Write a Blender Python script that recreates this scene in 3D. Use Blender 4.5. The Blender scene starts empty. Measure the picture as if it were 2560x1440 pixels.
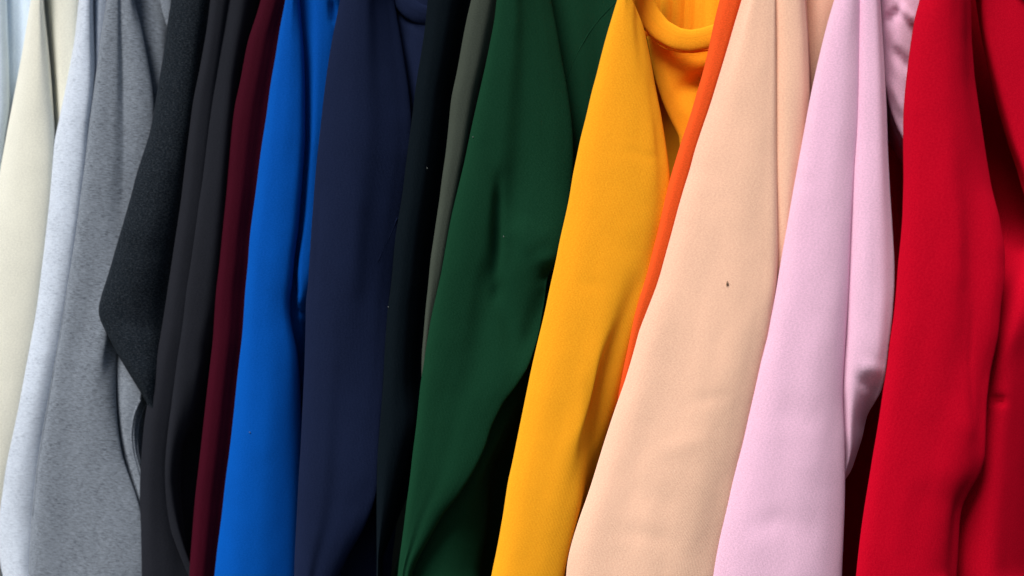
import bpy, math, random
import numpy as np
from mathutils import Matrix, Vector

random.seed(7)
rng = np.random.default_rng(11)
S = bpy.context.scene
COL = S.collection

# ------------------------------------------------------------------ camera
LENS = 42.5
ROLL = math.radians(8.0)          # hand-held tilt: plumb garments lean to the right
YAW = math.radians(17.0)          # the rail comes nearer towards the right
D0 = 1.28                         # metres from lens to the row of sleeves
K = 36.0 / (LENS * 2560.0)
cam_d = bpy.data.cameras.new('camera')
cam = bpy.data.objects.new('camera', cam_d)
COL.objects.link(cam)
cr, sr = math.cos(ROLL), math.sin(ROLL)
CAM_H = 1.25
cam.matrix_world = Matrix(((cr, -sr, 0, 0), (0, 0, -1, 0), (sr, cr, 0, CAM_H), (0, 0, 0, 1)))
cam_d.lens = LENS
cam_d.sensor_width = 36
cam_d.clip_start = 0.02
cam_d.clip_end = 100
cam_d.dof.use_dof = True
cam_d.dof.focus_distance = 1.33
cam_d.dof.aperture_fstop = 2.8
S.camera = cam

# ------------------------------------------------------------------ light
SUN_EL, SUN_AZ = math.radians(46), math.radians(-42)   # azimuth from the view axis behind the camera, to the left
w = bpy.data.worlds.new('World'); S.world = w; w.use_nodes = True
nt = w.node_tree
sky = nt.nodes.new('ShaderNodeTexSky')
sky.sky_type = 'NISHITA'; sky.sun_disc = False
sky.sun_elevation = SUN_EL
sky.air_density = 1.0; sky.dust_density = 1.0; sky.ozone_density = 1.0
bg = nt.nodes['Background']; bg.inputs['Strength'].default_value = 0.05
nt.links.new(sky.outputs[0], bg.inputs['Color'])
sun_d = bpy.data.lights.new('sun', 'SUN'); sun = bpy.data.objects.new('sun', sun_d); COL.objects.link(sun)
to_sun = Vector((math.sin(SUN_AZ) * math.cos(SUN_EL), -math.cos(SUN_AZ) * math.cos(SUN_EL), math.sin(SUN_EL)))
sun.rotation_euler = to_sun.to_track_quat('Z', 'Y').to_euler()
sky.sun_rotation = math.atan2(to_sun.x, to_sun.y)
sun_d.energy = 3.0; sun_d.angle = math.radians(28); sun_d.color = (1.0, 0.985, 0.96)
S.view_settings.view_transform = 'Standard'
S.view_settings.look = 'None'
S.view_settings.gamma = 1.0
S.view_settings.exposure = 0.60

# ------------------------------------------------------------------ geometry of the row
NRM = np.array([math.sin(YAW), math.cos(YAW), 0.0])      # from sleeve to the far shoulder
ALONG = np.array([math.cos(YAW), -math.sin(YAW), 0.0])   # along the rail, to the right

def pt(px, py, off):
    """point seen at (px,py) lying off centimetres behind the row of sleeves"""
    cx = (px - 1280) * K; cz = (720 - py) * K
    r = np.stack([cx * cr - cz * sr, np.ones_like(cx), cx * sr + cz * cr], -1)
    hang = 4.6 * ((py - 480) / 1000) ** 2      # cloth drifts back a little towards the cuffs
    t = (D0 + (off + hang) * 0.01) / (r @ NRM)
    p = r * t[..., None]
    p[..., 2] += CAM_H
    return p

YT, YB, STEP = -230.0, 1660.0, 12.0
def rows(y0=YT, y1=YB, step=STEP):
    n = int(round((y1 - y0) / step)) + 1
    return np.linspace(y0, y1, n)

def smooth1(a, s):
    if s <= 0: return a
    k = int(3 * s) + 1
    g = np.exp(-0.5 * (np.arange(-k, k + 1) / s) ** 2); g /= g.sum()
    ap = np.concatenate([2 * a[0] - a[k:0:-1], a, 2 * a[-1] - a[-2:-k - 2:-1]])
    return np.convolve(ap, g, 'valid')

def poly(pts, ys, s=1.6):
    """pts: [(x,y)...] edge read top to bottom; continues straight beyond its ends"""
    p = np.array(sorted(pts, key=lambda q: q[1]), float)
    x = np.interp(ys, p[:, 1], p[:, 0])
    def ext(i, j, m):
        sl = (p[j, 0] - p[i, 0]) / max(p[j, 1] - p[i, 1], 1e-6)
        sl = max(-0.4, min(0.4, sl))
        x[m] = p[i, 0] + sl * (ys[m] - p[i, 1])
    m = ys < p[0, 1]
    if m.any() and len(p) > 1: ext(0, 1, m)
    m = ys > p[-1, 1]
    if m.any() and len(p) > 1: ext(-1, -2, m)
    return smooth1(x, s)

def dep(d, ys, s=3):
    if isinstance(d, (int, float)): return np.full_like(ys, float(d))
    q = np.array(d, float)          # [(y, depth)...]
    return smooth1(np.interp(ys, q[:, 0], q[:, 1]), s)

def vnoise(x, y, seed):
    """smooth value noise, numpy"""
    r = np.random.default_rng(seed)
    T = r.uniform(-1, 1, (64, 64))
    xi = np.floor(x).astype(int); yi = np.floor(y).astype(int)
    fx = x - xi; fy = y - yi
    fx = fx * fx * (3 - 2 * fx); fy = fy * fy * (3 - 2 * fy)
    g = lambda a, b: T[a % 64, b % 64]
    return (g(xi, yi) * (1 - fx) + g(xi + 1, yi) * fx) * (1 - fy) + (g(xi, yi + 1) * (1 - fx) + g(xi + 1, yi + 1) * fx) * fy

def hermite(X, D, sharp, closed, nseg):
    """X,D: (ntracks, nrows). returns (ncols,nrows) sampled"""
    n = len(X)
    P = np.stack([X * 0.043, D], 0)                  # centimetres
    out = []
    segs = n if closed else n - 1
    def seglen(i, j): return np.maximum(np.hypot(*(P[:, j % n] - P[:, i % n])), 1e-4)
    def tan(i, side):
        i %= n
        hasp = closed or i > 0; hasn = closed or i < n - 1
        if hasp and hasn:
            lp = seglen(i - 1, i); ln = seglen(i, i + 1)
            sp = (P[:, i] - P[:, (i - 1) % n]) / lp; sn = (P[:, (i + 1) % n] - P[:, i]) / ln
            t = (sp * ln + sn * lp) / (lp + ln)
            k = sharp[i]
            return t * (1 - k) + (sn if side > 0 else sp) * k
        if side > 0: return (P[:, (i + 1) % n] - P[:, i]) / seglen(i, i + 1)
        return (P[:, i] - P[:, (i - 1) % n]) / seglen(i - 1, i)
    for i in range(segs):
        j = (i + 1) % n
        L = seglen(i, j); a, b = P[:, i], P[:, j]
        ma, mb = tan(i, 1) * L, tan(j, -1) * L
        m = nseg[i]
        last = (not closed) and i == segs - 1
        for t in np.linspace(0, 1, m + 1)[: None if last else -1]:
            h = (2*t**3-3*t**2+1) * a + (t**3-2*t**2+t) * ma + (-2*t**3+3*t**2) * b + (t**3-t**2) * mb
            out.append(h)
    o = np.stack(out, 1)
    return o[0] / 0.043, o[1]

def dents(px, py, lst):
    d = np.zeros_like(px)
    for (x0, y0, x1, y1, wd, amp) in lst:
        ax, ay = x1 - x0, y1 - y0
        L2 = ax * ax + ay * ay + 1e-6
        t = ((px - x0) * ax + (py - y0) * ay) / L2
        tc = np.clip(t, 0, 1)
        dist = np.hypot(px - x0 - tc * ax, py - y0 - tc * ay)
        fade = np.clip(np.minimum(tc, 1 - tc) * 3.0 + 0.25, 0, 1)
        d += amp * fade * np.exp(-0.5 * (dist / wd) ** 2)
    return d

def mesh_grid(name, V, closed, mat, parent, cap=True, uvs=None):
    """V: (ncols,nrows,3)"""
    nc, nr = V.shape[:2]
    me = bpy.data.meshes.new(name)
    idx = np.arange(nc * nr).reshape(nc, nr)
    a = idx; b = np.roll(idx, -1, 0)
    if not closed: a, b = idx[:-1], idx[1:]
    q = np.stack([a[:, :-1], a[:, 1:], b[:, 1:], b[:, :-1]], -1).reshape(-1, 4)
    faces = q.tolist()
    if closed and cap:
        faces.append(idx[:, 0].tolist()); faces.append(idx[::-1, -1].tolist())
    me.from_pydata(V.reshape(-1, 3).tolist(), [], faces)
    uvl = me.uv_layers.new(name='cloth')
    if uvs is not None:
        vi = np.empty(len(me.loops), dtype=np.int32); me.loops.foreach_get('vertex_index', vi)
        uvl.data.foreach_set('uv', uvs.reshape(-1, 2)[vi].ravel().astype(np.float32))
    me.materials.append(mat)
    me.polygons.foreach_set('use_smooth', [True] * len(me.polygons))
    me.update()
    o = bpy.data.objects.new(name, me); COL.objects.link(o)
    if parent is not None: o.parent = parent
    return o

PANELS = {}
def build(name, key, ys, X, D, sharp, nseg, closed, mat, parent, dl=(), seed=1, amp=0.10, nfront=None, cap=True, thick_sheet=0):
    px, dd = hermite(X, D, sharp, closed, nseg)
    py = np.broadcast_to(ys, px.shape).copy()
    nf = px.shape[0] if nfront is None else nfront
    f = np.zeros(px.shape[0]); f[:nf] = 1
    f = smooth1(f, 1.0)[:, None] if closed else f[:, None]
    add = dents(px, py, dl) if dl else 0
    nz = vnoise(px / 90 + 5, py / 330, seed) * amp + vnoise(px / 45, py / 120 + px / 200, seed + 50) * amp * 0.45 \
        + vnoise(px / 26, py / 34, seed + 90) * amp * 0.08
    dd = dd + f * (add + nz)
    V = pt(px, py, dd)
    arc = np.concatenate([np.zeros((1, px.shape[1])), np.cumsum(np.linalg.norm(np.diff(V, axis=0), axis=-1), 0)], 0)
    uv = np.stack([arc, V[..., 2] + 0 * arc], -1)
    o = mesh_grid(name, V, closed, mat, parent, cap, uv)
    if thick_sheet:
        m = o.modifiers.new('thickness', 'SOLIDIFY'); m.thickness = thick_sheet; m.offset = 0
    PANELS[key] = (px[:nf], py[:nf], dd[:nf])
    return o

def depth_at(key, x, y):
    px, py, dd = PANELS[key]
    i = np.argmin((px - x) ** 2 + (py - y) ** 2)
    return float(dd.ravel()[i])

def sleeve(g, key, L, R, mids, dL=0.0, dR=3.0, thick=3.0, mat=None, dl=(), seed=1, amp=0.10, y0=YT, y1=YB, name='sleeve', back_frac=(0.8, 0.2), lean=True, s=1.6):
    ys = rows(y0, y1)
    xl, xr = poly(L, ys, s), poly(R, ys, s)
    xr = np.maximum(xr, xl + 14)
    T = [(xl, dep(dL, ys), 0)]
    for m in mids:
        x = xl + (xr - xl) * m[0] if isinstance(m[0], float) else poly(m[0], ys, s)
        x = np.clip(x, xl + 2, xr - 2) if not isinstance(m[0], float) else x
        T.append((x, dep(m[1], ys), m[2] if len(m) > 2 else 0))
    dr = dep(dR, ys)
    T.append((xr, dr, 0))
    nfr = len(T)
    base = dep(dL, ys)
    for bf in back_frac:
        T.append((xl + (xr - xl) * bf, base * (1 - bf) + dr * bf + thick, 0))
    X = np.stack([t[0] for t in T]); D = np.stack([t[1] for t in T])
    if lean:   # towards the shoulder the sleeve leans back to the body
        D = D + 2.5 * np.clip((0 - ys) / 230, 0, 1)[None] ** 2
    nseg = []
    for i in range(len(T)):
        if i < nfr - 1:
            nseg.append(int(np.clip(np.mean(np.abs(X[i + 1] - X[i])) / 6 + 4, 5, 16)))
        else: nseg.append(6)
    nf = sum(nseg[:nfr - 1]) + 1
    return build(name, key, ys, X, D, [dep(t[2], ys) for t in T], nseg, True, mat, g, dl, seed, amp, nf)

def body(g, key, tracks, mat, dl=(), seed=3, amp=0.12, tail=34.0, y0=YT, y1=YB, name='body', s=1.6, width=2.2):
    """front panel given by tracks (edge, depth[, sharp]); then it runs straight back to the far shoulder and returns"""
    ys = rows(y0, y1)
    X = np.stack([poly(t[0], ys, s) for t in tracks]); D = np.stack([dep(t[1], ys) for t in tracks])
    sharp = [dep(t[2], ys) if len(t) > 2 else 0.0 for t in tracks]
    nseg = [int(np.clip(np.mean(np.abs(X[i + 1] - X[i])) / 6 + 4, 5, 18)) for i in range(len(tracks) - 1)]
    px, dd = hermite(X, D, sharp, False, nseg)
    py = np.broadcast_to(ys, px.shape).copy()
    add = dents(px, py, dl) if dl else 0
    dd = dd + add + vnoise(px / 80 + 9, py / 300, seed) * amp + vnoise(px / 40, py / 110, seed + 50) * amp * 0.35
    V = pt(px, py, dd)
    last, first = V[-1], V[0]
    tl = [last + NRM * (tail * 0.01 * f) for f in (0.12, 0.3, 0.6, 1.0)]
    sh = -ALONG * width * 0.01
    bk = [tl[-1] + sh * 0.5 + NRM * 0.01, tl[-1] + sh, tl[-2] + sh * 1.4, tl[1] + sh * 1.5, last + sh * 1.5 + NRM*0.02, first + sh * 0.6 + NRM * 0.035, first + NRM*0.012]
    A = np.concatenate([V, np.stack(tl), np.stack(bk)], 0)
    arc = np.concatenate([np.zeros((1, A.shape[1])), np.cumsum(np.linalg.norm(np.diff(A, axis=0), axis=-1), 0)], 0)
    uv = np.stack([arc, A[..., 2]], -1)
    PANELS[key] = (px, py, dd)
    return mesh_grid(name, A, True, mat, g, True, uv)

def tube(name, g, key, pts, r, mat, lift=0.0, n=8, step=8, flat=1.0, taper=False, depth=None):
    """round cord (collar rib, seam, stitched ridge) following a line of a panel"""
    P = np.array(pts, float)
    seg = np.concatenate([[0], np.cumsum(np.hypot(*np.diff(P, axis=0).T))])
    m = max(6, int(seg[-1] / step))
    t = np.linspace(0, seg[-1], m)
    x = smooth1(np.interp(t, seg, P[:, 0]), 1.0); y = smooth1(np.interp(t, seg, P[:, 1]), 1.0)
    if depth is None: d = smooth1(np.array([depth_at(key, a, b) for a, b in zip(x, y)]), 2.0) - lift
    else: d = np.interp(t / seg[-1], np.linspace(0, 1, len(depth)), depth)
    C = pt(x, y, d)
    T = np.gradient(C, axis=0); T /= np.linalg.norm(T, axis=1)[:, None]
    N = -NRM[None] - T * (T @ -NRM)[:, None]; N /= np.linalg.norm(N, axis=1)[:, None]
    B = np.cross(T, N)
    rr = np.full(m, r)
    if taper: rr = r * np.clip(np.minimum(np.arange(m), np.arange(m)[::-1]) / 3.0, 0.15, 1)
    ring = []
    for k in range(n):
        a = 2 * math.pi * k / n
        ring.append(C + (N * math.cos(a) * flat + B * math.sin(a)) * rr[:, None])
    V = np.stack(ring, 0)
    arc = np.broadcast_to(np.linspace(0, 2 * math.pi * r, n)[:, None], V.shape[:2])
    uv = np.stack([arc, np.broadcast_to(t * 0.0004, V.shape[:2])], -1)
    return mesh_grid(name, V, True, mat, g, True, uv)

# ------------------------------------------------------------------ cloth
def lin(c):
    c = c / 255.0
    return c / 12.92 if c <= 0.04045 else ((c + 0.055) / 1.055) ** 2.4

def cloth(name, rgb, heather=0.0, dark=None, light=None, sheen=0.05, tint=None, var=0.07, weave=1.0, run=0.24):
    m = bpy.data.materials.new(name); m.use_nodes = True
    n, l = m.node_tree.nodes, m.node_tree.links
    b = n['Principled BSDF']
    b.inputs['Roughness'].default_value = 0.95
    b.inputs['Diffuse Roughness'].default_value = 0.7
    b.inputs['Specular IOR Level'].default_value = 0.05
    b.inputs['Sheen Weight'].default_value = sheen
    b.inputs['Sheen Roughness'].default_value = 0.5
    base = tuple(rgb)
    if tint: b.inputs['Sheen Tint'].default_value = (*tint, 1)
    else: b.inputs['Sheen Tint'].default_value = (*[min(1, c * 1.6 + 0.004) for c in base], 1)
    uv = n.new('ShaderNodeUVMap'); uv.uv_map = 'cloth'
    def mapping(sx, sy, rot=0.0):
        mp = n.new('ShaderNodeMapping'); l.new(uv.outputs[0], mp.inputs[0])
        mp.inputs['Scale'].default_value = (sx, sy, 1); mp.inputs['Rotation'].default_value = (0, 0, rot); return mp
    def noise(mp, sc, det=2.0, rough=0.6, dist=0.0):
        t = n.new('ShaderNodeTexNoise'); t.noise_dimensions = '2D'
        t.inputs['Scale'].default_value = sc; t.inputs['Detail'].default_value = det
        t.inputs['Roughness'].default_value = rough; t.inputs['Distortion'].default_value = dist
        l.new(mp.outputs[0], t.inputs['Vector']); return t
    def rng_(src, a, b_, c=0.0, d=1.0):
        r = n.new('ShaderNodeMapRange'); r.inputs[1].default_value = a; r.inputs[2].default_value = b_
        r.inputs[3].default_value = c; r.inputs[4].default_value = d; l.new(src, r.inputs[0]); return r.outputs[0]
    def mix(f, a, b_, mode='MIX'):
        x = n.new('ShaderNodeMix'); x.data_type = 'RGBA'; x.blend_type = mode
        if hasattr(f, 'links') or hasattr(f, 'is_linked'): l.new(f, x.inputs[0])
        else: x.inputs[0].default_value = f
        for s_, v in ((x.inputs[6], a), (x.inputs[7], b_)):
            if isinstance(v, tuple): s_.default_value = (*v, 1)
            else: l.new(v, s_)
        return x.outputs[2]
    # broad unevenness of dye and nap
    big = noise(mapping(1, 1), 14, 3, 0.6)
    lo = tuple(c * (1 - var) for c in base); hi = tuple(min(1, c * (1 + var)) for c in base)
    colr = mix(rng_(big.outputs[0], 0.3, 0.7), lo, hi)
    # fine fibre mottling
    fine = noise(mapping(1.0, 1.6, 0.12), 420, 3, 0.75)
    colr = mix(rng_(fine.outputs[0], 0.38, 0.62, 0.0, 0.62), colr, tuple(min(1, c * (1.28) + 0.004) for c in base))
    if heather:
        dk = noise(mapping(run, 1.5, 0.12), 540, 4, 0.72, 0.5)
        lt = noise(mapping(run, 1.4, -0.08), 600, 4, 0.72, 0.5)
        patch = noise(mapping(0.7, 1.6, 0.1), 34, 3, 0.6)
        a = n.new('ShaderNodeMath'); a.operation = 'MULTIPLY'
        l.new(rng_(dk.outputs[0], 0.46, 0.60), a.inputs[0]); l.new(rng_(patch.outputs[0], 0.25, 0.7, 0.45, 1.0), a.inputs[1])
        a2 = n.new('ShaderNodeMath'); a2.operation = 'MULTIPLY'; l.new(a.outputs[0], a2.inputs[0]); a2.inputs[1].default_value = heather
        colr = mix(a2.outputs[0], colr, dark)
        b2 = n.new('ShaderNodeMath'); b2.operation = 'MULTIPLY'; l.new(rng_(lt.outputs[0], 0.49, 0.63), b2.inputs[0]); b2.inputs[1].default_value = heather * 0.6
        colr = mix(b2.outputs[0], colr, light)
    l.new(colr, b.inputs['Base Color'])
    # knit relief: fine wales, nap and soft lumps
    wv = n.new('ShaderNodeTexWave'); wv.bands_direction = 'X'; wv.inputs['Scale'].default_value = 190; wv.inputs['Distortion'].default_value = 1.2
    wv.inputs['Detail'].default_value = 1
    l.new(mapping(1, 1, 0.0).outputs[0], wv.inputs['Vector'])
    b1 = n.new('ShaderNodeBump'); b1.inputs['Strength'].default_value = 0.25 * weave; b1.inputs['Distance'].default_value = 0.0006
    l.new(wv.outputs['Fac'], b1.inputs['Height'])
    fb = noise(mapping(0.8, 1.4, 0.1), 520, 4, 0.75)
    b2n = n.new('ShaderNodeBump'); b2n.inputs['Strength'].default_value = 0.42 * weave; b2n.inputs['Distance'].default_value = 0.0006
    l.new(fb.outputs[0], b2n.inputs['Height']); l.new(b1.outputs[0], b2n.inputs['Normal'])
    sb = noise(mapping(1.3, 0.8, 0.3), 22, 3, 0.5)
    b3 = n.new('ShaderNodeBump'); b3.inputs['Strength'].default_value = 0.16; b3.inputs['Distance'].default_value = 0.003
    l.new(sb.outputs[0], b3.inputs['Height']); l.new(b2n.outputs[0], b3.inputs['Normal'])
    l.new(b3.outputs[0], b.inputs['Normal'])
    return m

def srgb(r, g, b, k=1.0): return tuple(lin(c) * k for c in (r, g, b))

M = {
 'white': cloth('white_fleece', (0.66, 0.74, 0.84)),
 'cream': cloth('cream_fleece', (0.78, 0.76, 0.66), var=0.04),
 'ash': cloth('ash_heather', (0.66, 0.71, 0.79), 0.6, (0.30, 0.34, 0.41), (0.74, 0.78, 0.84)),
 'grey': cloth('grey_heather', (0.215, 0.24, 0.275), 0.9, (0.085, 0.095, 0.115), (0.38, 0.42, 0.48)),
 'coalheather': cloth('charcoal_heather', (0.0105, 0.0155, 0.022), 0.85, (0.003, 0.004, 0.005), (0.070, 0.080, 0.092), run=0.6),
 'coal': cloth('coal_fleece', (0.0155, 0.0165, 0.022)),
 'maroon': cloth('maroon_fleece', (0.042, 0.0012, 0.008)),
 'blue': cloth('royal_blue_fleece', (0.0, 0.080, 0.39), var=0.05),
 'navy': cloth('navy_fleece', (0.0078, 0.0135, 0.041)),
 'ink': cloth('ink_teal_fleece', (0.0018, 0.005, 0.008)),
 'olive': cloth('olive_grey_fleece', (0.050, 0.060, 0.046)),
 'green': cloth('bottle_green_fleece', (0.0048, 0.039, 0.0170)),
 'yellow': cloth('golden_yellow_fleece', (0.90, 0.37, 0.014), var=0.03),
 'orange': cloth('orange_fleece', (0.78, 0.095, 0.016), var=0.04),
 'peach': cloth('peach_fleece', (0.86, 0.54, 0.385), var=0.03),
 'pink': cloth('pink_fleece', (0.78, 0.50, 0.63), var=0.03),
 'red': cloth('red_fleece', (0.50, 0.0, 0.014), var=0.04),
}
lint_m = bpy.data.materials.new('lint'); lint_m.use_nodes = True
lint_m.node_tree.nodes['Principled BSDF'].inputs['Base Color'].default_value = (0.12, 0.13, 0.12, 1)
lint_m.node_tree.nodes['Principled BSDF'].inputs['Roughness'].default_value = 0.9
husk_m = bpy.data.materials.new('cotton_husk'); husk_m.use_nodes = True
husk_m.node_tree.nodes['Principled BSDF'].inputs['Base Color'].default_value = (0.22, 0.13, 0.08, 1)
husk_m.node_tree.nodes['Principled BSDF'].inputs['Roughness'].default_value = 0.9

def garment(label, x, cat='sweatshirt'):
    o = bpy.data.objects.new('sweatshirt', None); COL.objects.link(o)
    o.empty_display_size = 0.05
    o['label'] = label; o['category'] = cat; o['group'] = 'sweatshirts hanging side by side on the rail'
    return o

# ------------------------------------------------------------------ edges read off each garment (left edge of every sleeve)
E = {}
E['cream'] = [(118,-180),(80,0),(60,120),(35,250),(15,350),(0,420),(-30,560),(-80,900),(-130,1440)]
E['ash'] = [(225,-180),(200,0),(190,100),(165,230),(150,300),(135,370),(120,500),(105,620),(85,760),(60,880),(38,980),(12,1080),(-12,1170),(-20,1300),(-4,1390),(10,1440),(40,1560)]
E['grey'] = [(290,-180),(268,0),(250,110),(238,200),(222,310),(212,400),(200,480),(185,600),(165,720),(148,830),(130,930),(108,1060),(90,1170),(78,1290),(68,1440),(55,1600)]
E['coalheather'] = [(450,-180),(430,0),(420,60),(412,130),(400,200),(390,260),(378,330),(365,370),(345,430),(330,490),(310,560),(295,610),(275,680),(255,740),(247,775),(250,795),(262,820),(290,875),(320,925),(350,975),(372,1015),(400,1070),(420,1140),(430,1600)]
E['coal'] = [(545,-180),(528,0),(518,80),(500,180),(485,250),(475,330),(465,410),(455,500),(440,600),(425,700),(410,800),(400,860),(385,930),(370,1010),(362,1060),(357,1120),(352,1200),(350,1440),(350,1600)]
E['coal2'] = [(545,0),(530,150),(518,280),(510,350),(500,450),(485,560),(470,660),(458,730),(452,800),(440,880),(432,950),(425,1010),(415,1080),(407,1150),(405,1200),(412,1260),(430,1330),(450,1385),(473,1440),(500,1520)]
E['maroon'] = [(690,-180),(655,0),(640,50),(622,100),(602,210),(590,260),(582,320),(575,390),(568,475),(557,575),(550,660),(542,720),(535,850),(522,960),(510,1070),(500,1160),(490,1245),(482,1345),(475,1440),(462,1600)]
E['blue'] = [(738,-180),(715,0),(700,75),(690,140),(677,210),(667,290),(657,350),(650,400),(642,465),(625,590),(620,670),(614,720),(607,835),(595,935),(585,1040),(575,1130),(565,1200),(555,1295),(545,1365),(537,1440),(520,1600)]
E['navy'] = [(880,-180),(852,0),(842,50),(832,100),(822,160),(812,235),(805,300),(797,370),(790,440),(785,510),(780,575),(776,645),(771,720),(766,750),(765,820),(762,920),(757,1020),(752,1120),(747,1195),(742,1295),(737,1395),(736,1440),(730,1600)]
E['ink'] = [(1095,-180),(1072,0),(1065,75),(1055,140),(1042,215),(1035,280),(1027,340),(1017,415),(1010,480),(1000,540),(990,600),(985,665),(980,720),(972,770),(965,870),(960,970),(952,1070),(946,1145),(944,1250),(942,1440),(940,1600)]
E['olive'] = [(1215,-180),(1180,0),(1170,40),(1160,90),(1147,165),(1140,200),(1130,240),(1122,325),(1115,390),(1107,440),(1100,500),(1092,550),(1085,600),(1077,650),(1071,720),(1065,770),(1060,835),(1055,885),(1054,960),(1080,1060)]
E['green'] = [(1270,-180),(1242,0),(1237,50),(1225,110),(1215,160),(1200,225),(1185,290),(1172,350),(1162,400),(1150,450),(1140,490),(1127,540),(1117,590),(1107,645),(1100,685),(1092,720),(1075,810),(1065,870),(1057,925),(1051,960),(1045,1020),(1040,1070),(1032,1130),(1025,1195),(1017,1255),(1010,1320),(1002,1380),(997,1440),(985,1600)]
E['yellow'] = [(1600,-180),(1545,0),(1535,30),(1520,80),(1505,135),(1492,190),(1480,230),(1467,290),(1452,345),(1442,395),(1432,440),(1425,490),(1412,550),(1400,600),(1390,655),(1375,720),(1362,785),(1345,855),(1330,920),(1315,995),(1302,1060),(1290,1120),(1280,1170),(1272,1200),(1260,1285),(1245,1370),(1230,1440),(1205,1600)]
E['orange'] = [(1845,-180),(1800,0),(1787,50),(1775,110),(1760,175),(1745,225),(1725,295),(1705,350),(1690,400),(1675,450),(1665,490),(1652,540),(1640,590),(1627,635),(1615,685),(1602,720),(1585,780),(1567,870),(1552,935),(1538,1015),(1556,1060),(1570,1100)]
E['peach'] = [(1905,-180),(1852,0),(1835,50),(1820,100),(1805,145),(1787,200),(1767,265),(1750,315),(1730,380),(1715,440),(1697,500),(1680,565),(1665,620),(1650,670),(1636,720),(1615,770),(1597,830),(1580,895),(1560,960),(1540,1015),(1525,1060),(1512,1100),(1495,1155),(1480,1205),(1465,1250),(1450,1290),(1437,1330),(1425,1370),(1417,1410),(1415,1440),(1412,1600)]
E['pink'] = [(2130,-180),(2087,0),(2070,55),(2055,115),(2040,180),(2027,240),(2017,295),(2007,350),(1995,415),(1982,485),(1972,545),(1962,600),(1950,670),(1942,720),(1927,790),(1917,845),(1900,900),(1885,970),(1870,1030),(1855,1095),(1840,1155),(1827,1210),(1815,1270),(1800,1330),(1790,1385),(1780,1440),(1750,1600)]
E['red'] = [(2340,-180),(2302,0),(2290,40),(2280,100),(2272,160),(2265,220),(2260,280),(2259,375),(2260,450),(2257,540),(2252,600),(2245,660),(2241,720),(2235,785),(2225,850),(2217,920),(2207,980),(2200,1030),(2192,1080),(2180,1150),(2172,1200),(2162,1260),(2152,1330),(2145,1390),(2140,1440),(2125,1600)]

def off(e, dx): return [(x + dx, y) for x, y in e]

def plain_body(g, key, mat, edge, d0=3.5, w=60, dl=(), seed=5, amp=0.15):
    """a body that only shows in the gap right of its sleeve"""
    return body(g, key, [(off(edge, -30), d0 - 0.5), (off(edge, 0), d0), (off(edge, w * 0.5), d0 + 3), (off(edge, w), d0 + 8)], mat, dl, seed, amp, tail=30)

# ---- white, at the left edge
g = garment('white sweatshirt at the far left, cut off by the left border', 0)
sleeve(g, 'white', [(-150,-200),(-190,1440)], [(17,-100),(17,0),(22,140),(25,280),(10,420),(-10,600),(-60,1440)],
       [(0.3, -1.6), (0.7, -1.2), (0.9, -0.4)], 0, 1.2, 3, M['white'], seed=2)
body(g, 'whiteb', [([(-30,0),(-60,1440)], 2.0), ([(30,0),(30,300),(-10,600),(-40,1440)], 1.9), ([(50,0),(48,300),(0,600),(-30,1440)], 2.6), ([(72,0),(66,200),(10,600),(-20,1440)], 2.3), ([(110,0),(100,300),(40,600),(0,1440)], 5)],
     M['white'], seed=4)

# ---- cream
g = garment('cream sweatshirt between the white one and the pale grey one', 1)
sleeve(g, 'cream', E['cream'], [(106,-200),(108,0),(118,90),(127,180),(135,300),(140,380),(140,500),(110,800),(60,1100),(0,1440)],
       [(0.25, -1.2), (0.6, -1.3), (0.88, -0.4)], 0, 1.0, 2.6, M['cream'], seed=6, amp=0.14)
body(g, 'creamb', [([(80,0),(110,400),(60,900)], 2.9), ([(112,0),(128,150),(142,330),(140,500),(100,900)], 2.3), ([(132,0),(146,120),(156,280),(160,500),(110,900)], 0.9),
     ([(170,0),(176,150),(180,280),(175,500),(130,900)], 1.3), ([(225,0),(215,250),(200,500),(160,900)], 4.5)], M['cream'],
     dl=[(118,20,132,300,7,0.35)], seed=7)

# ---- ash
g = garment('pale ash heather sweatshirt between the cream one and the mid grey one', 2)
sleeve(g, 'ash', E['ash'], [(236,-200),(232,0),(235,100),(240,180),(240,240),(232,320),(226,420),(215,520),(200,640),(185,760),(168,880),(150,980),(125,1100),(110,1250),(95,1440)],
       [(0.2, -0.9), (0.45, -1.15), (0.72, [(0,-0.9),(500,-0.8),(900,-0.5)]), (0.9, [(0,-0.1),(500,0.1),(900,0.5)])], 0, [(0,1.0),(600,1.3),(900,1.7)], 2.6, M['ash'], seed=8, amp=0.14)
body(g, 'ashb', [([(200,0),(180,400),(100,1000),(60,1440)], 2.9), ([(232,0),(232,300),(160,1000),(110,1440)], 2.3), ([(248,0),(244,150),(240,300),(180,1000),(130,1440)], 0.9), ([(262,0),(258,150),(256,300),(200,1000),(140,1440)], 1.5), ([(300,0),(290,300),(230,1000),(170,1440)], 6)], M['ash'], seed=9)

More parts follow.
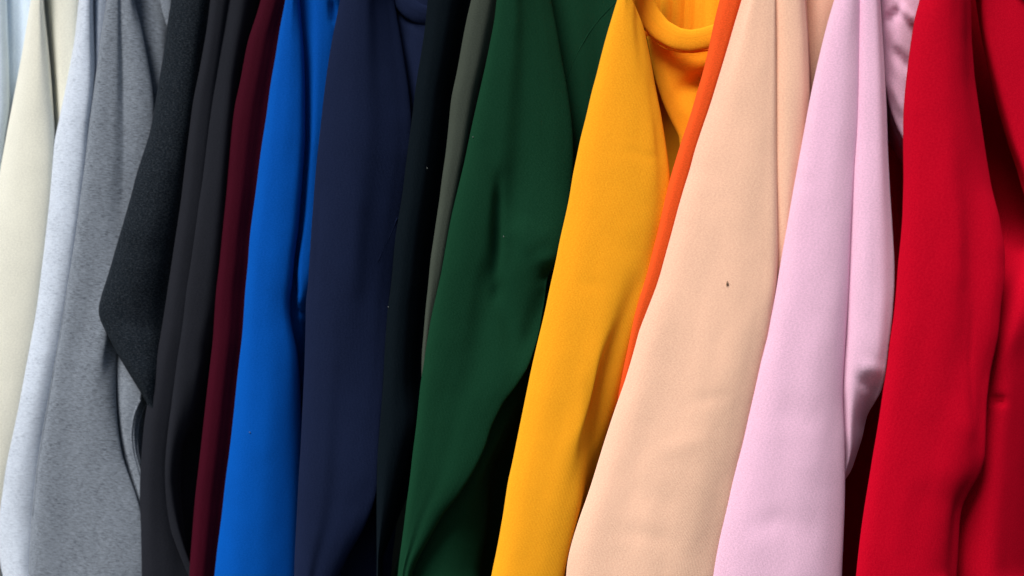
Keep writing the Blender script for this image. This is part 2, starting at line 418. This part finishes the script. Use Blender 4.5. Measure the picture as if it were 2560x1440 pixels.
# ---- mid grey
g = garment('mid grey heather sweatshirt with a second fold showing under the black point', 3)
crease = [(296,-100),(298,60),(302,150),(309,250),(313,400),(306,520),(301,575),(300,700),(285,820),(283,900),(280,1000)]
GR = [(330,-100),(334,0),(352,60),(368,140),(384,230),(388,320),(388,500),(380,700),(330,820),(292,875),(290,950),(290,1000),(293,1060),(302,1130),(320,1185),(340,1235),(356,1290),(372,1440),(380,1600)]
sleeve(g, 'grey', E['grey'],
       GR, [(off(E['grey'], 10), -1.1), (0.36, [(0,-0.9),(600,-0.9),(1000,-1.3)]), ([(299,-100),(303,60),(306,150),(308,250),(310,400),(303,520),(296,600),(270,800),(240,1000),(230,1200),(250,1440)], [(0,-0.3),(200,0.1),(500,0.2),(800,-1.1),(1440,-1.3)], [(0,0.6),(200,1),(600,1),(720,0),(1440,0)]),
              ([(315,-100),(322,60),(332,150),(340,250),(345,400),(338,520),(320,640),(290,800),(270,900),(268,1000),(270,1100),(290,1200),(310,1290),(330,1440)], [(0,-0.5),(300,-0.3),(450,0.8),(800,0.6),(960,-0.6),(1440,-0.8)])],
       0, [(0,1.0),(350,1.2),(600,2.6),(900,1.2),(1100,0.2),(1440,0.4)], 2.6, M['grey'], dl=[], seed=10, amp=0.10)
body(g, 'greyb', [([(300,0),(350,300),(300,700),(280,900),(280,1100),(330,1300)], 2.6), ([(345,0),(388,220),(370,500),(300,860),(296,1000),(305,1100),(352,1280),(360,1440)], [(0,3.2),(700,3),(860,1.0),(1440,1.0)]),
     ([(385,0),(400,150),(405,300),(330,700),(318,860),(318,960),(312,1060),(322,1120),(352,1220),(380,1440)], [(0,3.6),(600,3.4),(800,1.0),(950,0.3),(1100,0.4),(1300,0.6)]),
     ([(430,0),(425,300),(375,700),(352,860),(356,980),(334,1060),(337,1130),(358,1200),(400,1440)], [(0,5.5),(600,5),(860,0.6),(1100,0.4),(1300,0.8)], 1),
     ([(460,0),(445,300),(400,700),(385,980),(375,1100),(390,1200),(430,1440)], [(0,7),(900,4.6),(1440,6)])], M['grey'], seed=11)
# light triangular bit of the same cloth at the top (collar end)
ys_ = None
tube('collar', g, 'greyb', [(398,-140),(404,-70),(412,-10),(424,40),(440,90),(460,140)], 0.0075, M['grey'], depth=[4,3.2,2.6,2.4,2.6,3.4])
tube('seam', g, 'greyb', [(350,1000),(334,1040),(328,1085),(332,1130),(344,1175),(356,1215)], 0.0014, M['grey'], lift=0.05)
tube('seam', g, 'greyb', [(366,1010),(348,1050),(342,1095),(345,1135),(356,1175)], 0.0012, M['grey'], lift=0.05)
tube('seam', g, 'grey', [(x + 4, y) for x, y in E['grey'] if 640 < y < 1300], 0.0007, M['grey'], lift=-0.01)

# ---- charcoal heather with point
g = garment('black heather sweatshirt whose folded sleeve makes a point at left', 4)
CHR = [(560,-100),(545,0),(530,100),(520,200),(510,300),(500,400),(490,500),(475,600),(460,700),(450,800),(440,900),(425,1000),(440,1100),(450,1250),(455,1600)]
sleeve(g, 'coalheather', E['coalheather'], CHR, [(0.12, [(0,-0.6),(350,-1.2),(600,-2.2),(950,-2.2),(1060,0)]), (0.35, [(0,-0.7),(350,-1.2),(600,-2.0),(950,-1.9),(1060,1)]), (0.6, [(0,0.0),(600,-0.6),(950,-0.6),(1060,2)]), (0.8, 1.4)], [(0,0),(350,-0.7),(600,-1.7),(950,-1.7),(1060,1.0)], 3.4, 1.6, M['coalheather'], y1=1110,
       dl=[(250,790,400,830,16,0.25),(340,440,460,420,24,-0.12),(300,620,400,640,22,0.15),(395,300,450,480,12,0.15)], seed=12, s=1.0)
body(g, 'chb', [([(440,0),(430,400),(400,800),(390,1440)], 2.8), ([(480,0),(470,400),(430,800),(400,1440)], 3.2), ([(530,0),(510,400),(460,900),(430,1440)], 5), ([(570,0),(540,400),(490,900),(460,1440)], 9)], M['coalheather'], seed=13)

# ---- coal, two strips
g = garment('charcoal sweatshirt left of the maroon one, split by a long fold', 5)
sleeve(g, 'coal', E['coal'], [(620,-100),(590,0),(575,120),(560,260),(548,400),(535,560),(515,700),(500,850),(485,960),(470,1050),(455,1150),(455,1250),(465,1340),(485,1440),(520,1600)],
       [(0.2, -0.9), (0.45, -0.6), (0.75, 0.6)], 0, 2.5, 2.2, M['coal'], seed=14, amp=0.12)
body(g, 'coalb', [([(580,-100),(560,0),(545,150)] + off([p for p in E['coal2'] if p[1] > 200], 6), [(0,3.0),(280,1.7),(500,1.4),(1440,1.4)]),
     (off(E['coal2'], 0), [(0,2.0),(280,0.3),(500,0.0),(1440,0.2)]),
     (off(E['coal2'], 14), [(0,1.0),(280,-0.5),(500,-0.9),(1100,-0.7),(1440,0.6)]),
     ([(620,-100),(595,0),(580,100),(565,200),(552,350),(540,500),(525,650),(512,750),(500,850),(490,950),(475,1020),(450,1120),(440,1200),(450,1300),(470,1400),(500,1520)], [(0,0.0),(400,-1.0),(900,-0.5),(1200,0.9),(1440,2)]),
     ([(660,-100),(640,0),(620,100),(600,200),(590,300),(580,420),(570,560),(560,680),(550,780),(538,850),(526,876),(522,900),(514,960),(500,1020),(485,1070),(462,1110),(452,1200),(462,1300),(480,1400),(510,1520)], [(0,2.6),(400,1.4),(900,1.6),(1200,2.8),(1440,3)]),
     ([(690,-100),(670,0),(640,200),(620,420),(600,680),(580,850),(560,960),(540,1070),(520,1200),(520,1440)], 7)],
     M['coal'], dl=[(540,780,500,900,10,0.15),(525,900,500,960,6,0.2)], seed=15, s=1.0)

# ---- maroon
g = garment('maroon sweatshirt, narrow dark red strip left of the royal blue one', 6)
sleeve(g, 'maroon', E['maroon'], off(E['blue'], 34), [(0.14, -0.85), (0.30, -0.75), (0.46, -0.1), (0.6, 0.6), (0.78, 1.3)], 0, 3.4, 2.4, M['maroon'], seed=16, amp=0.08)
plain_body(g, 'maroonb', M['maroon'], off(E['blue'], 20), 5)

# ---- blue
g = garment('royal blue sweatshirt between the maroon and the navy ones', 7)
BR = [(740,-150),(747,0),(752,50),(759,125),(762,215),(762,350),(757,425),(752,490),(745,575),(735,645),(729,720),(722,750),(726,800),(736,845),(744,880),(748,920),(752,1000),(758,1100),(760,1250),(758,1440),(750,1600)]
sleeve(g, 'blue', E['blue'], BR, [(0.18, -1.5), (0.45, -1.5), (0.72, [(0,-1.0),(800,-0.9),(1100,-0.2)]), (0.9, [(0,-0.4),(800,-0.2),(1100,1.4)])], 0, [(0,0.6),(800,0.8),(1100,4)], 2.6, M['blue'], seed=18, amp=0.12)
body(g, 'blueb', [([(720,0),(730,300),(700,700),(715,900),(700,1440)], 2.8), ([(752,0),(764,150),(768,350),(748,600),(734,700),(735,800),(748,900),(735,1440)], [(0,2.2),(500,2.5),(800,3.0),(1000,7)]),
     ([(790,0),(790,150),(784,350),(768,550),(752,650),(750,720),(750,800),(760,900),(750,1440)], [(0,1.2),(500,1.2),(700,0.6),(760,0.7),(800,3.0),(900,6),(1440,10)]),
     ([(822,0),(815,150),(804,300),(785,550),(768,660),(765,720),(766,800),(775,900),(770,1440)], [(0,2.0),(500,1.6),(700,1.0),(750,1.2),(790,3.4),(900,7),(1440,11)]),
     ([(880,0),(860,300),(820,600),(800,720),(800,900),(790,1440)], [(0,6),(800,6),(1000,10),(1440,14)])],
     M['blue'], dl=[(828,0,836,60,6,0.8),(742,770,768,785,6,0.9),(738,690,745,740,6,0.5)], seed=19, s=0.8)

# ---- navy
g = garment('navy sweatshirt with its round collar just showing at top right', 8)
NR = [(985,-180),(985,0),(996,60),(1008,130),(1022,220),(1030,300),(1030,380),(1020,460),(1005,560),(992,660),(980,760),(970,880),(960,1000),(950,1100),(946,1150),(944,1210),(939,1242),(925,1285),(905,1330),(880,1370),(862,1405),(845,1440),(790,1600)]
sleeve(g, 'navy', E['navy'], NR, [(0.1, -0.9), (0.3, -1.3), (0.46, -0.9), (0.66, [(0,0.8),(700,0.5),(1100,-0.7)]), (0.86, [(0,2.6),(700,2.1),(1150,-0.2)])], 0, [(0,4.2),(700,4.0),(1150,0.6)], 2.2, M['navy'],
       dl=[(800,490,786,760,5,0.12),(870,20,900,900,16,-0.08),(880,1290,930,1200,20,0.15)], seed=20, amp=0.10, s=1.0)
body(g, 'navyb', [([(960,0),(980,300),(900,1000),(850,1440)], 5.4), ([(986,0),(1006,80),(1024,150),(1045,225),(1045,400),(980,900),(940,1440)], 5.2), ([(1015,0),(1035,80),(1050,150),(1062,225),(1060,400),(1000,900),(960,1440)], 4.6),
     ([(1060,0),(1070,100),(1080,200),(1080,400),(1010,900),(980,1440)], 5.0), ([(1110,0),(1110,300),(1060,900),(1020,1440)], 9)], M['navy'],
     dl=[(1002,40,1075,92,5,0.25),(1010,60,1020,110,8,0.2)], seed=21)
tube('collar', g, 'navyb', [(985,-90),(992,-40),(1004,-5),(1024,22),(1050,38),(1085,44)], 0.0125, M['navy'], lift=0.1, n=14, flat=0.55)
tube('seam', g, 'navy', [(944,655),(956,628),(970,600),(985,566),(993,545)], 0.0006, M['navy'], lift=-0.035)

# ---- ink
g = garment('near black teal sweatshirt in shade between the navy and olive grey ones', 9)
sleeve(g, 'ink', E['ink'], off(E['olive'], 10), [(0.2, -0.9), (0.4, -0.5), (0.6, 0.8), (0.8, 3.2)], 0, 4.6, 2.2, M['ink'], seed=22, amp=0.10)
plain_body(g, 'inkb', M['ink'], off(E['olive'], -10), 6.4)

# ---- olive
g = garment('olive grey sweatshirt, thin strip left of the bottle green one', 10)
sleeve(g, 'olive', E['olive'], off(E['green'], 30), [(0.18, [(0,-1.0),(700,-0.9),(950,1)]), (0.42, [(0,-0.8),(700,-0.7),(950,1.5)]), (0.66, [(0,0.6),(950,2.2)]), (0.82, [(0,1.8),(950,3)])], [(0,0),(700,0.2),(950,2)], 3.6, 2.0, M['olive'], seed=24, amp=0.05, y1=1060)
plain_body(g, 'oliveb', M['olive'], off(E['green'], 10), 5)

# ---- green
g = garment('bottle green sweatshirt between the olive grey and yellow ones', 11)
GRR = [(1345,-180),(1377,0),(1392,75),(1405,150),(1417,215),(1427,280),(1433,340),(1434,400),(1428,480),(1418,560),(1402,630),(1384,668),(1368,690),(1365,720),(1362,750),(1345,845),(1320,920),(1284,975),(1260,1000),(1240,1040),(1225,1070),(1215,1110),(1195,1155),(1170,1200),(1140,1245),(1105,1285),(1080,1330),(1055,1375),(1038,1405),(1025,1440),(1012,1600)]
sleeve(g, 'green', E['green'], GRR, [(off(E['green'], 12), -0.9), (0.3, -1.0), (0.5, [(0,0.2),(550,0.6),(800,0.2),(1000,-0.8)]), (0.68, [(0,1.3),(400,1.1),(600,0.0),(800,0.4),(1000,-0.8),(1440,-0.8)]), (0.86, [(0,2.5),(430,2.0),(620,0.2),(760,1.2),(1000,-0.5),(1440,-0.6)])], 0,
       [(0,4.4),(450,3.8),(660,1.3),(800,2.0),(1000,0.0),(1440,-0.2)], 2.0, M['green'],
       dl=[(1246,440,1240,690,9,0.9),(1240,680,1290,900,16,0.5),(1262,560,1268,660,8,-0.2),(1390,676,1350,700,8,0.5),(1380,690,1300,900,18,0.6),(1390,640,1340,655,9,-0.25),(1190,600,1200,900,16,0.15),(1210,330,1240,480,14,0.15),(1272,560,1340,630,18,-0.35),(1375,600,1300,560,16,-0.2),(1250,700,1235,760,10,0.3),(1120,900,1130,1200,20,0.1)], seed=26, amp=0.16, s=1.0)
body(g, 'greenb', [([(1250,0),(1300,400),(1240,700),(1150,1000),(1030,1300),(980,1440)], 4.6), ([(1380,0),(1430,300),(1380,700),(1250,1000),(1120,1200),(1050,1330),(1010,1440)], [(0,7.5),(500,6),(900,4.6),(1150,2.2),(1440,1.4)]),
     ([(1440,0),(1465,300),(1400,700),(1280,1000),(1185,1200),(1130,1330),(1100,1440)], [(0,8.5),(900,5.6),(1150,2.8),(1440,1.8)]), ([(1500,0),(1500,300),(1430,700),(1310,1000),(1215,1180),(1200,1330),(1180,1440)], [(0,10),(900,8),(1440,4.5)]),
     ([(1600,0),(1560,300),(1470,700),(1340,1000),(1240,1200),(1225,1330),(1205,1440)], [(0,10),(900,16),(1440,12)]), ([(1640,0),(1600,300),(1500,700),(1400,1000),(1340,1200),(1320,1440)], 20)], M['green'], seed=27, tail=20)
tube('seam', g, 'greenb', [(1540,5),(1500,45),(1470,85),(1445,130),(1428,165),(1415,205)], 0.0007, M['green'], lift=-0.03)

# ---- yellow
g = garment('golden yellow sweatshirt with its round collar hanging open at top', 12)
YR = [(1560,-180),(1580,0),(1600,40),(1612,75),(1620,115),(1630,165),(1640,225),(1652,280),(1660,330),(1667,375),(1674,430),(1676,480),(1672,560),(1655,640),(1640,720),(1610,820),(1580,920),(1555,1020),(1530,1100),(1500,1200),(1475,1290),(1450,1360),(1430,1440),(1400,1600)]
sleeve(g, 'yellow', E['yellow'], YR, [(0.14, -1.15), (0.42, -1.45), (0.66, [(0,-1.1),(700,-1.0),(1100,-1.1)]), ([(1565,-150),(1590,50),(1605,150),(1620,250),(1635,350),(1640,450),(1630,560),(1600,680),(1555,800),(1500,900),(1466,980),(1455,1070),(1452,1160),(1445,1260),(1425,1350),(1405,1440),(1380,1600)], [(0,-0.2),(500,-0.2),(800,-0.1),(950,-0.5),(1150,-0.4),(1440,0)]),
       (0.9, [(0,0.3),(500,0.3),(800,0.6),(1000,1.6),(1200,3.2),(1440,3)])], 0, [(0,1.6),(500,1.6),(800,2.4),(1100,4.4)], 2.6, M['yellow'],
       dl=[(1460,930,1452,1200,9,-0.12),(1478,960,1468,1200,18,0.25),(1555,378,1655,396,5,0.09),(1440,700,1500,720,10,0.05),(1500,560,1600,640,26,0.08)], seed=28, amp=0.10)
# chest with the collar hole: front panel reaches up only to the collar line
yb_dep = 4.6
body(g, 'yellowb', [([(1650,-10),(1665,60),(1676,140),(1690,200),(1710,260),(1732,310),(1750,345),(1740,480),(1650,900),(1500,1440)], 17), ([(1640,-10),(1650,60),(1662,140),(1676,200),(1696,260),(1718,310),(1738,345),(1730,480),(1640,900),(1490,1440)], 12), ([(1610,-10),(1616,60),(1632,140),(1645,200),(1665,260),(1688,310),(1708,345),(1700,480),(1610,900),(1470,1440)], 7.6),
     ([(1640,-10),(1650,90),(1668,160),(1682,220),(1702,280),(1722,320),(1725,400),(1700,550),(1640,900),(1500,1440)], [(0,6.6),(200,7.4),(400,8)]),
     ([(1700,0),(1705,130),(1715,190),(1728,250),(1740,300),(1740,400),(1720,550),(1650,900),(1520,1440)], [(0,6.2),(200,7.6),(400,8)]),
     ([(1760,0),(1770,130),(1768,200),(1765,280),(1760,400),(1740,550),(1670,900),(1540,1440)], [(0,6.4),(200,8.4),(400,9)]),
     ([(1830,0),(1820,300),(1760,600),(1690,900),(1560,1440)], 9)], M['yellow'],
     dl=[(1700,222,1860,160,13,1.3),(1700,175,1780,160,12,-0.35),(1690,262,1730,300,14,-0.2),(1665,131,1770,138,5,0.35),(1650,150,1690,250,12,-0.3),(1720,150,1765,160,7,0.2)], seed=29, tail=26, y0=90, s=0.8)
tube('collar', g, 'yellowb', [(1588,-120),(1592,-60),(1604,-5),(1622,38),(1652,75),(1690,97),(1725,103),(1760,97),(1795,86),(1850,60)], 0.0125, M['yellow'], n=16, step=6, flat=0.42,
     depth=[6.0,5.7,5.3,4.9,4.6,4.4,4.5,4.8,5.2])
tube('seam', g, 'yellowb', [(1606,62),(1630,98),(1660,120),(1695,130),(1735,131),(1775,125)], 0.0009, M['yellow'], n=6, step=6, depth=[6.0,5.3,5.0,4.9,5.1,5.4])
# its back panel, glimpsed deep in the gap beside the sleeve
body(g, 'yellowc', [([(1500,100),(1440,900)], 22), ([(1600,100),(1540,900)], 21), ([(1720,100),(1640,900)], 21), ([(1820,100),(1740,900)], 22)], M['yellow'], seed=44, tail=2, y0=60, y1=900, name='back_panel')
# inside of the neck behind the collar
ysn = rows(-230, 95, 12)
nx = np.linspace(1600, 1880, 64)
X = np.stack([np.full_like(ysn, v) - (ysn + 20) * 0.05 for v in nx]); 
Dn = np.stack([np.full_like(ysn, 10.4) + 2.0 * math.cos((v - 1700) / 90.0) + 0.16 * math.sin(v / 4.6) + 0.35 * math.sin(v / 17.0) for v in nx]) - 0.0
V = pt(X, np.broadcast_to(ysn, X.shape).copy(), Dn)
uvn = np.stack([np.broadcast_to((nx * 0.0004)[:, None], X.shape), V[..., 2]], -1)
o = mesh_grid('neck_lining', V, False, M['yellow'], g, False, uvn)
md = o.modifiers.new('thickness', 'SOLIDIFY'); md.thickness = 0.003; md.offset = 1

# ---- orange
g = garment('orange sweatshirt, thin strip wedged between the yellow and peach ones', 13)
sleeve(g, 'orange', E['orange'], off(E['peach'], 50), [(0.2, [(0,-0.9),(800,-0.4),(1050,2)]), (0.42, [(0,-0.8),(800,-0.2),(1050,2.3)]), (0.62, [(0,0.4),(1050,3)]), (0.8, [(0,1.6),(1050,3.5)])], [(0,0.5),(800,0.9),(1050,3)], 3.8, 2.0, M['orange'], seed=30, amp=0.04, y1=1090)
plain_body(g, 'orangeb', M['orange'], off(E['peach'], 10), 5.5)

# ---- peach
g = garment('peach sweatshirt with a wide flat sleeve and a small brown speck', 14)
PR = [(1990,-180),(2008,0),(2018,80),(2022,160),(2023,240),(2018,330),(2010,420),(1998,500),(1982,600),(1968,680),(1955,760),(1940,840),(1918,920),(1903,1000),(1885,1070),(1868,1130),(1850,1200),(1836,1270),(1820,1340),(1805,1440),(1785,1600)]
CR = [(1938,-150),(1940,0),(1941,200),(1942,450),(1944,620),(1938,700),(1922,780),(1900,860),(1880,940),(1860,1030),(1835,1120),(1810,1220),(1790,1300),(1770,1440),(1750,1600)]
CE = [(1936,-180),(1939,0),(1941,200),(1942,450),(1945,640),(1942,720),(1932,790),(1925,845),(1912,900),(1898,970),(1885,1030),(1872,1095),(1858,1155),(1845,1210),(1834,1270),(1820,1330),(1808,1385),(1800,1440),(1772,1600)]
sleeve(g, 'peach', E['peach'], CE, [(off(E['peach'], 26), -1.0), (0.32, -1.6), (0.6, [(0,-1.6),(700,-1.9),(1440,-1.8)]), (0.86, [(0,-1.25),(700,-1.3),(1440,-1.0)]),
       (0.97, [(0,-0.95),(600,-0.8),(900,-0.2),(1440,0.0)])], 0, [(0,-0.5),(600,-0.3),(900,1.6),(1440,1.8)], 2.2, M['peach'],
       dl=[(1700,800,1560,1250,40,0.15),(1750,560,1850,540,30,-0.08),(1640,1130,1760,1100,16,-0.10),(1720,1010,1830,985,12,0.08),(1560,1330,1680,1350,16,0.1),(1700,420,1820,440,24,0.08),(1560,1240,1700,1260,26,0.08)], seed=32, amp=0.18)
body(g, 'peachf', [(off(CE, -60), 1.6), (off(CE, -14), [(0,-0.1),(600,0.3),(900,2.4),(1440,3)]), ([(1962,-100),(1966,0),(1970,200),(1972,400),(1962,600),(1945,760),(1920,900),(1880,1100),(1820,1440)], [(0,-0.65),(300,-0.5),(600,0.2),(900,2.6),(1440,3.2)]),
     ([(1990,-100),(1994,0),(2002,120),(2004,240),(1998,400),(1982,600),(1960,760),(1930,900),(1890,1100),(1830,1440)], [(0,-0.1),(300,0.4),(600,1.3),(900,3),(1440,3.6)]),
     ([(2008,-100),(2012,0),(2018,80),(2022,160),(2024,240),(2018,400),(1998,600),(1972,760),(1940,900),(1900,1100),(1840,1440)], [(0,1.6),(300,2.0),(600,2.8),(900,3.6),(1440,4)])],
     M['peach'], seed=51, tail=8, name='sleeve_fold', s=1.0, width=0.8)
body(g, 'peachb', [([(1960,0),(1990,300),(1940,700),(1800,1440)], 9), ([(2014,0),(2024,150),(2026,300),(1960,800),(1840,1440)], 6.6), ([(2045,0),(2048,150),(2046,300),(1980,800),(1870,1440)], [(0,5.4),(150,6.6),(300,8)]),
     ([(2095,0),(2090,150),(2085,300),(2010,800),(1900,1440)], [(0,6.8),(300,10)]), ([(2150,0),(2140,300),(2060,800),(1950,1440)], 13)], M['peach'], seed=33)

# ---- pink
g = garment('pale pink sweatshirt with a bunched sleeve hollow at its right', 15)
PKR = [(2138,-180),(2150,0),(2147,100),(2145,225),(2142,325),(2135,415),(2130,500),(2126,600),(2122,720),(2119,770),(2113,870),(2107,955),(2107,1020),(2112,1090),(2113,1195),(2112,1270),(2108,1370),(2105,1440),(2098,1600)]
sleeve(g, 'pink', E['pink'], PKR, [(0.16, -1.3), (0.42, -1.7), (0.68, -1.5), (0.88, [(0,-0.9),(700,-0.7),(1100,-0.1)])], 0, [(0,-0.2),(500,0.1),(900,1.2),(1440,2.2)], 2.8, M['pink'],
       dl=[(1930,1020,2060,1060,26,0.11),(1850,1330,1980,1290,18,0.1),(1960,430,2040,470,14,0.07),(1960,1180,2080,1150,24,-0.07),(2040,700,2080,1100,22,0.10),(1890,1300,2050,1330,28,0.08)], seed=34, amp=0.16)
body(g, 'pinkb', [([(2100,0),(2090,700),(2060,1440)], 3.4), ([(2148,0),(2143,225),(2133,415),(2126,600),(2118,770),(2108,900),(2106,970),(2112,1040),(2113,1170),(2100,1200),(2070,1235),(2058,1440)], [(0,-0.1),(400,0.4),(700,1.0),(900,1.5),(1100,2.4),(1200,3.6),(1440,6)]),
     ([(2165,0),(2166,225),(2160,415),(2158,600),(2150,770),(2138,900),(2128,970),(2126,1040),(2124,1140),(2108,1195),(2074,1235),(2062,1440)], [(0,-0.5),(400,-0.5),(700,-0.7),(900,-0.4),(1000,0.5),(1150,2.6),(1440,7)]),
     ([(2185,0),(2192,225),(2196,415),(2200,600),(2200,770),(2190,900),(2168,965),(2148,1030),(2138,1120),(2114,1190),(2078,1235),(2066,1440)], [(0,-0.2),(400,-0.3),(700,-0.5),(900,-0.6),(1000,1.4),(1100,3.0),(1440,8)]),
     ([(2198,-50),(2206,75),(2212,175),(2217,275),(2220,375),(2225,475),(2230,550),(2236,650),(2236,720),(2230,800),(2219,885),(2211,955),(2198,990),(2168,1035),(2156,1095),(2126,1185),(2082,1235),(2070,1440)], [(0,1.6),(400,1.6),(700,1.4),(880,0.8),(970,1.2),(1040,3.6),(1440,9)])],
     M['pink'], dl=[(2146,948,2204,984,8,0.45),(2190,968,2158,1090,14,0.9),(2150,915,2214,930,11,-0.35),(2170,500,2165,860,10,-0.12),(2118,760,2120,1080,6,0.3)], seed=35, s=1.0, tail=12, width=1.0)
# shoulder and chest behind the sleeve, in shade
body(g, 'pinkc', [([(2190,-50),(2198,75),(2206,200),(2228,290),(2250,340),(2300,420)], 9), ([(2198,-50),(2207,75),(2214,200),(2235,290),(2256,340),(2310,420)], 7.2),
     ([(2235,-50),(2240,75),(2250,200),(2262,280),(2280,340),(2330,420)], [(0,4.6),(150,5.2),(300,7)]), ([(2290,-50),(2290,75),(2290,200),(2300,300),(2350,420)], [(0,5.6),(300,8)]),
     ([(2360,0),(2380,420)], 10)], M['pink'], dl=[(2215,60,2250,20,8,0.9),(2250,10,2290,60,8,-0.8),(2230,120,2280,180,10,0.8),(2222,200,2262,290,9,-0.5)], seed=36, y1=420, name='shoulder', tail=6)

# ---- red
g = garment('bright red sweatshirt at the far right, its body in deep shade behind the sleeve', 16)
RR = [(2418,-180),(2425,0),(2427,100),(2435,200),(2450,300),(2465,400),(2477,475),(2497,545),(2512,620),(2512,700),(2502,770),(2497,835),(2475,930),(2466,1010),(2463,1145),(2450,1185),(2425,1225),(2406,1260),(2400,1295),(2392,1440),(2380,1600)]
sleeve(g, 'red', E['red'], RR, [(off(E['red'], 22), -1.3), (0.34, [(0,-1.7),(700,-1.7)]), (0.56, [(0,-1.35),(700,-1.35)]), ([(2395,-50),(2398,200),(2410,400),(2425,600),(2430,770),(2420,895),(2424,980),(2430,1070),(2410,1160),(2380,1250),(2360,1440)], [(0,0.0),(300,0.1),(600,0.0),(900,-0.3),(1200,-0.3),(1440,0.4)]),
       (0.94, [(0,3.0),(400,3.2),(700,1.0),(1000,0.6),(1440,1.4)])], 0, [(0,6.0),(500,6.0),(700,1.9),(1000,1.2),(1440,2.4)], 2.6, M['red'],
       dl=[(2434,760,2424,930,5,0.10),(2424,900,2436,1080,5,0.10),(2330,1180,2440,1210,30,-0.12),(2280,1250,2420,1100,34,-0.10),(2240,1000,2310,1300,34,0.08)], seed=38, amp=0.16, s=1.0)
body(g, 'redb', [([(2395,-30),(2405,200),(2430,400),(2455,500),(2470,570),(2440,660),(2350,800),(2340,1000),(2280,1200),(2240,1440)], [(0,26),(540,26),(640,17),(760,8.5),(1440,8)]), ([(2480,-30),(2520,190),(2580,400),(2600,500),(2606,570),(2540,640),(2480,720),(2440,800),(2420,1000),(2360,1200),(2340,1440)], [(0,28),(540,27),(640,14),(780,5.5),(1440,6)]), ([(2436,-30),(2456,100),(2476,190),(2496,270),(2521,360),(2546,430),(2566,500),(2592,560),(2590,620),(2520,900),(2480,1440)], [(0,12.5),(400,13.5),(560,11.5),(650,7),(800,3.6),(1440,3.8)]),
     ([(2455,-30),(2475,100),(2497,190),(2520,270),(2545,360),(2572,430),(2594,500),(2612,570),(2606,640),(2560,900),(2520,1440)], [(0,9),(400,9.6),(560,8.4),(650,5.6),(800,5.2),(1440,5.6)]),
     ([(2520,-30),(2560,190),(2600,360),(2620,500),(2620,900),(2600,1440)], [(0,10.5),(540,10.8),(800,10),(1440,11)]), ([(2640,0),(2700,500),(2720,1440)], 18), ([(2760,0),(2820,1440)], 24)], M['red'],
     dl=[(2474,998,2516,1003,7,0.8),(2480,960,2540,800,14,-0.2)], seed=39, tail=22)

# unseen shoulder above the frame, added to keep sun out of the gap below
body(g, 'red_sun_block', [([(2380,-600),(2330,-25)], 5), ([(2440,-600),(2405,-25)], 3.5), ([(2520,-600),(2460,-25)], 8.5), ([(2760,-600),(2720,-25)], 12), ([(2900,-600),(2860,-25)], 20)], M['red'], seed=47, y0=-620, y1=-34, name='shoulder', tail=22)
# the red garment's other panel, seen only in the shade between it and the pink one
body(g, 'redc', [([(2060,0),(2010,1440)], 20), ([(2180,0),(2130,1440)], 21), ([(2300,0),(2230,1440)], 20), ([(2360,0),(2310,1440)], 18)], M['red'], seed=41, tail=2, name='back_panel')

# ------------------------------------------------------------------ lint and specks caught in the nap
def speck(key, x, y, r, mat, parent, ang=0.6, ln=2.2, name='lint'):
    d = depth_at(key, x, y) - 0.09
    n = 7
    px = np.array([x + math.cos(ang) * r * ln * (t - 0.5) * 2 + 0.5 * r * math.sin(t * 5) for t in np.linspace(0, 1, n)])
    py = np.array([y + math.sin(ang) * r * ln * (t - 0.5) * 2 for t in np.linspace(0, 1, n)])
    tube(name, parent, key, list(zip(px, py)), r * 0.00042, mat, n=6, step=r * 0.5, taper=True, depth=[d, d - 0.05, d])
G = {o['label']: o for o in S.objects if o.get('label')}
def find(w): return next(o for k, o in G.items() if w in k.split(' sweatshirt')[0])
speck('peach', 1818, 708, 2.8, husk_m, find('peach'), ang=-1.2, ln=2.3, name='husk_speck')
speck('green', 1183, 343, 2.0, lint_m, find('bottle green'), 0.3, 1.4)
speck('green', 1259, 592, 2.0, lint_m, find('bottle green'), 1.2, 1.6)
speck('ink', 1068, 421, 1.8, lint_m, find('near black teal'), 1.2, 1.6)
speck('ink', 971, 768, 1.8, lint_m, find('near black teal'), 0.8, 1.3)
speck('blue', 625, 1081, 1.9, lint_m, find('royal blue'), 0.5, 1.5)
speck('coalb', 536, 813, 1.8, lint_m, find('charcoal'), 0.5, 1.3)
# speck('yellow', 1390, 1132, 2.0, husk_m, find('golden'), 0.5, 1.3, name='husk_speck')

# ------------------------------------------------------------------ unseen backdrop added behind the row to keep the gaps dark
wm = bpy.data.materials.new('backdrop_shade_black'); wm.use_nodes = True
nn = wm.node_tree.nodes; bb = nn['Principled BSDF']; bb.inputs['Roughness'].default_value = 0.9; bb.inputs['Specular IOR Level'].default_value = 0.0
tn = nn.new('ShaderNodeTexNoise'); tn.inputs['Scale'].default_value = 6
rp = nn.new('ShaderNodeValToRGB'); rp.color_ramp.elements[0].color = (0.0025, 0.0015, 0.0018, 1); rp.color_ramp.elements[1].color = (0.006, 0.003, 0.0035, 1)  # near black with a red tinge, standing in for deep shade in the gaps
wm.node_tree.links.new(tn.outputs[0], rp.inputs[0]); wm.node_tree.links.new(rp.outputs[0], bb.inputs['Base Color'])
c = NRM * (D0 + 0.65)
def wp(a, d, z): p = c + ALONG * a + NRM * d; return (p[0], p[1], z)
vs = [wp(-6, 0, 0), wp(6, 0, 0), wp(6, 0, 3.2), wp(-6, 0, 3.2), wp(-6, .1, 0), wp(6, .1, 0), wp(6, .1, 3.2), wp(-6, .1, 3.2)]
me = bpy.data.meshes.new('shade_backdrop'); me.from_pydata(vs, [], [(0,1,2,3),(5,4,7,6),(4,0,3,7),(1,5,6,2),(3,2,6,7),(4,5,1,0)])
me.materials.append(wm); wo = bpy.data.objects.new('shade_backdrop', me); COL.objects.link(wo); wo['kind'] = 'structure'
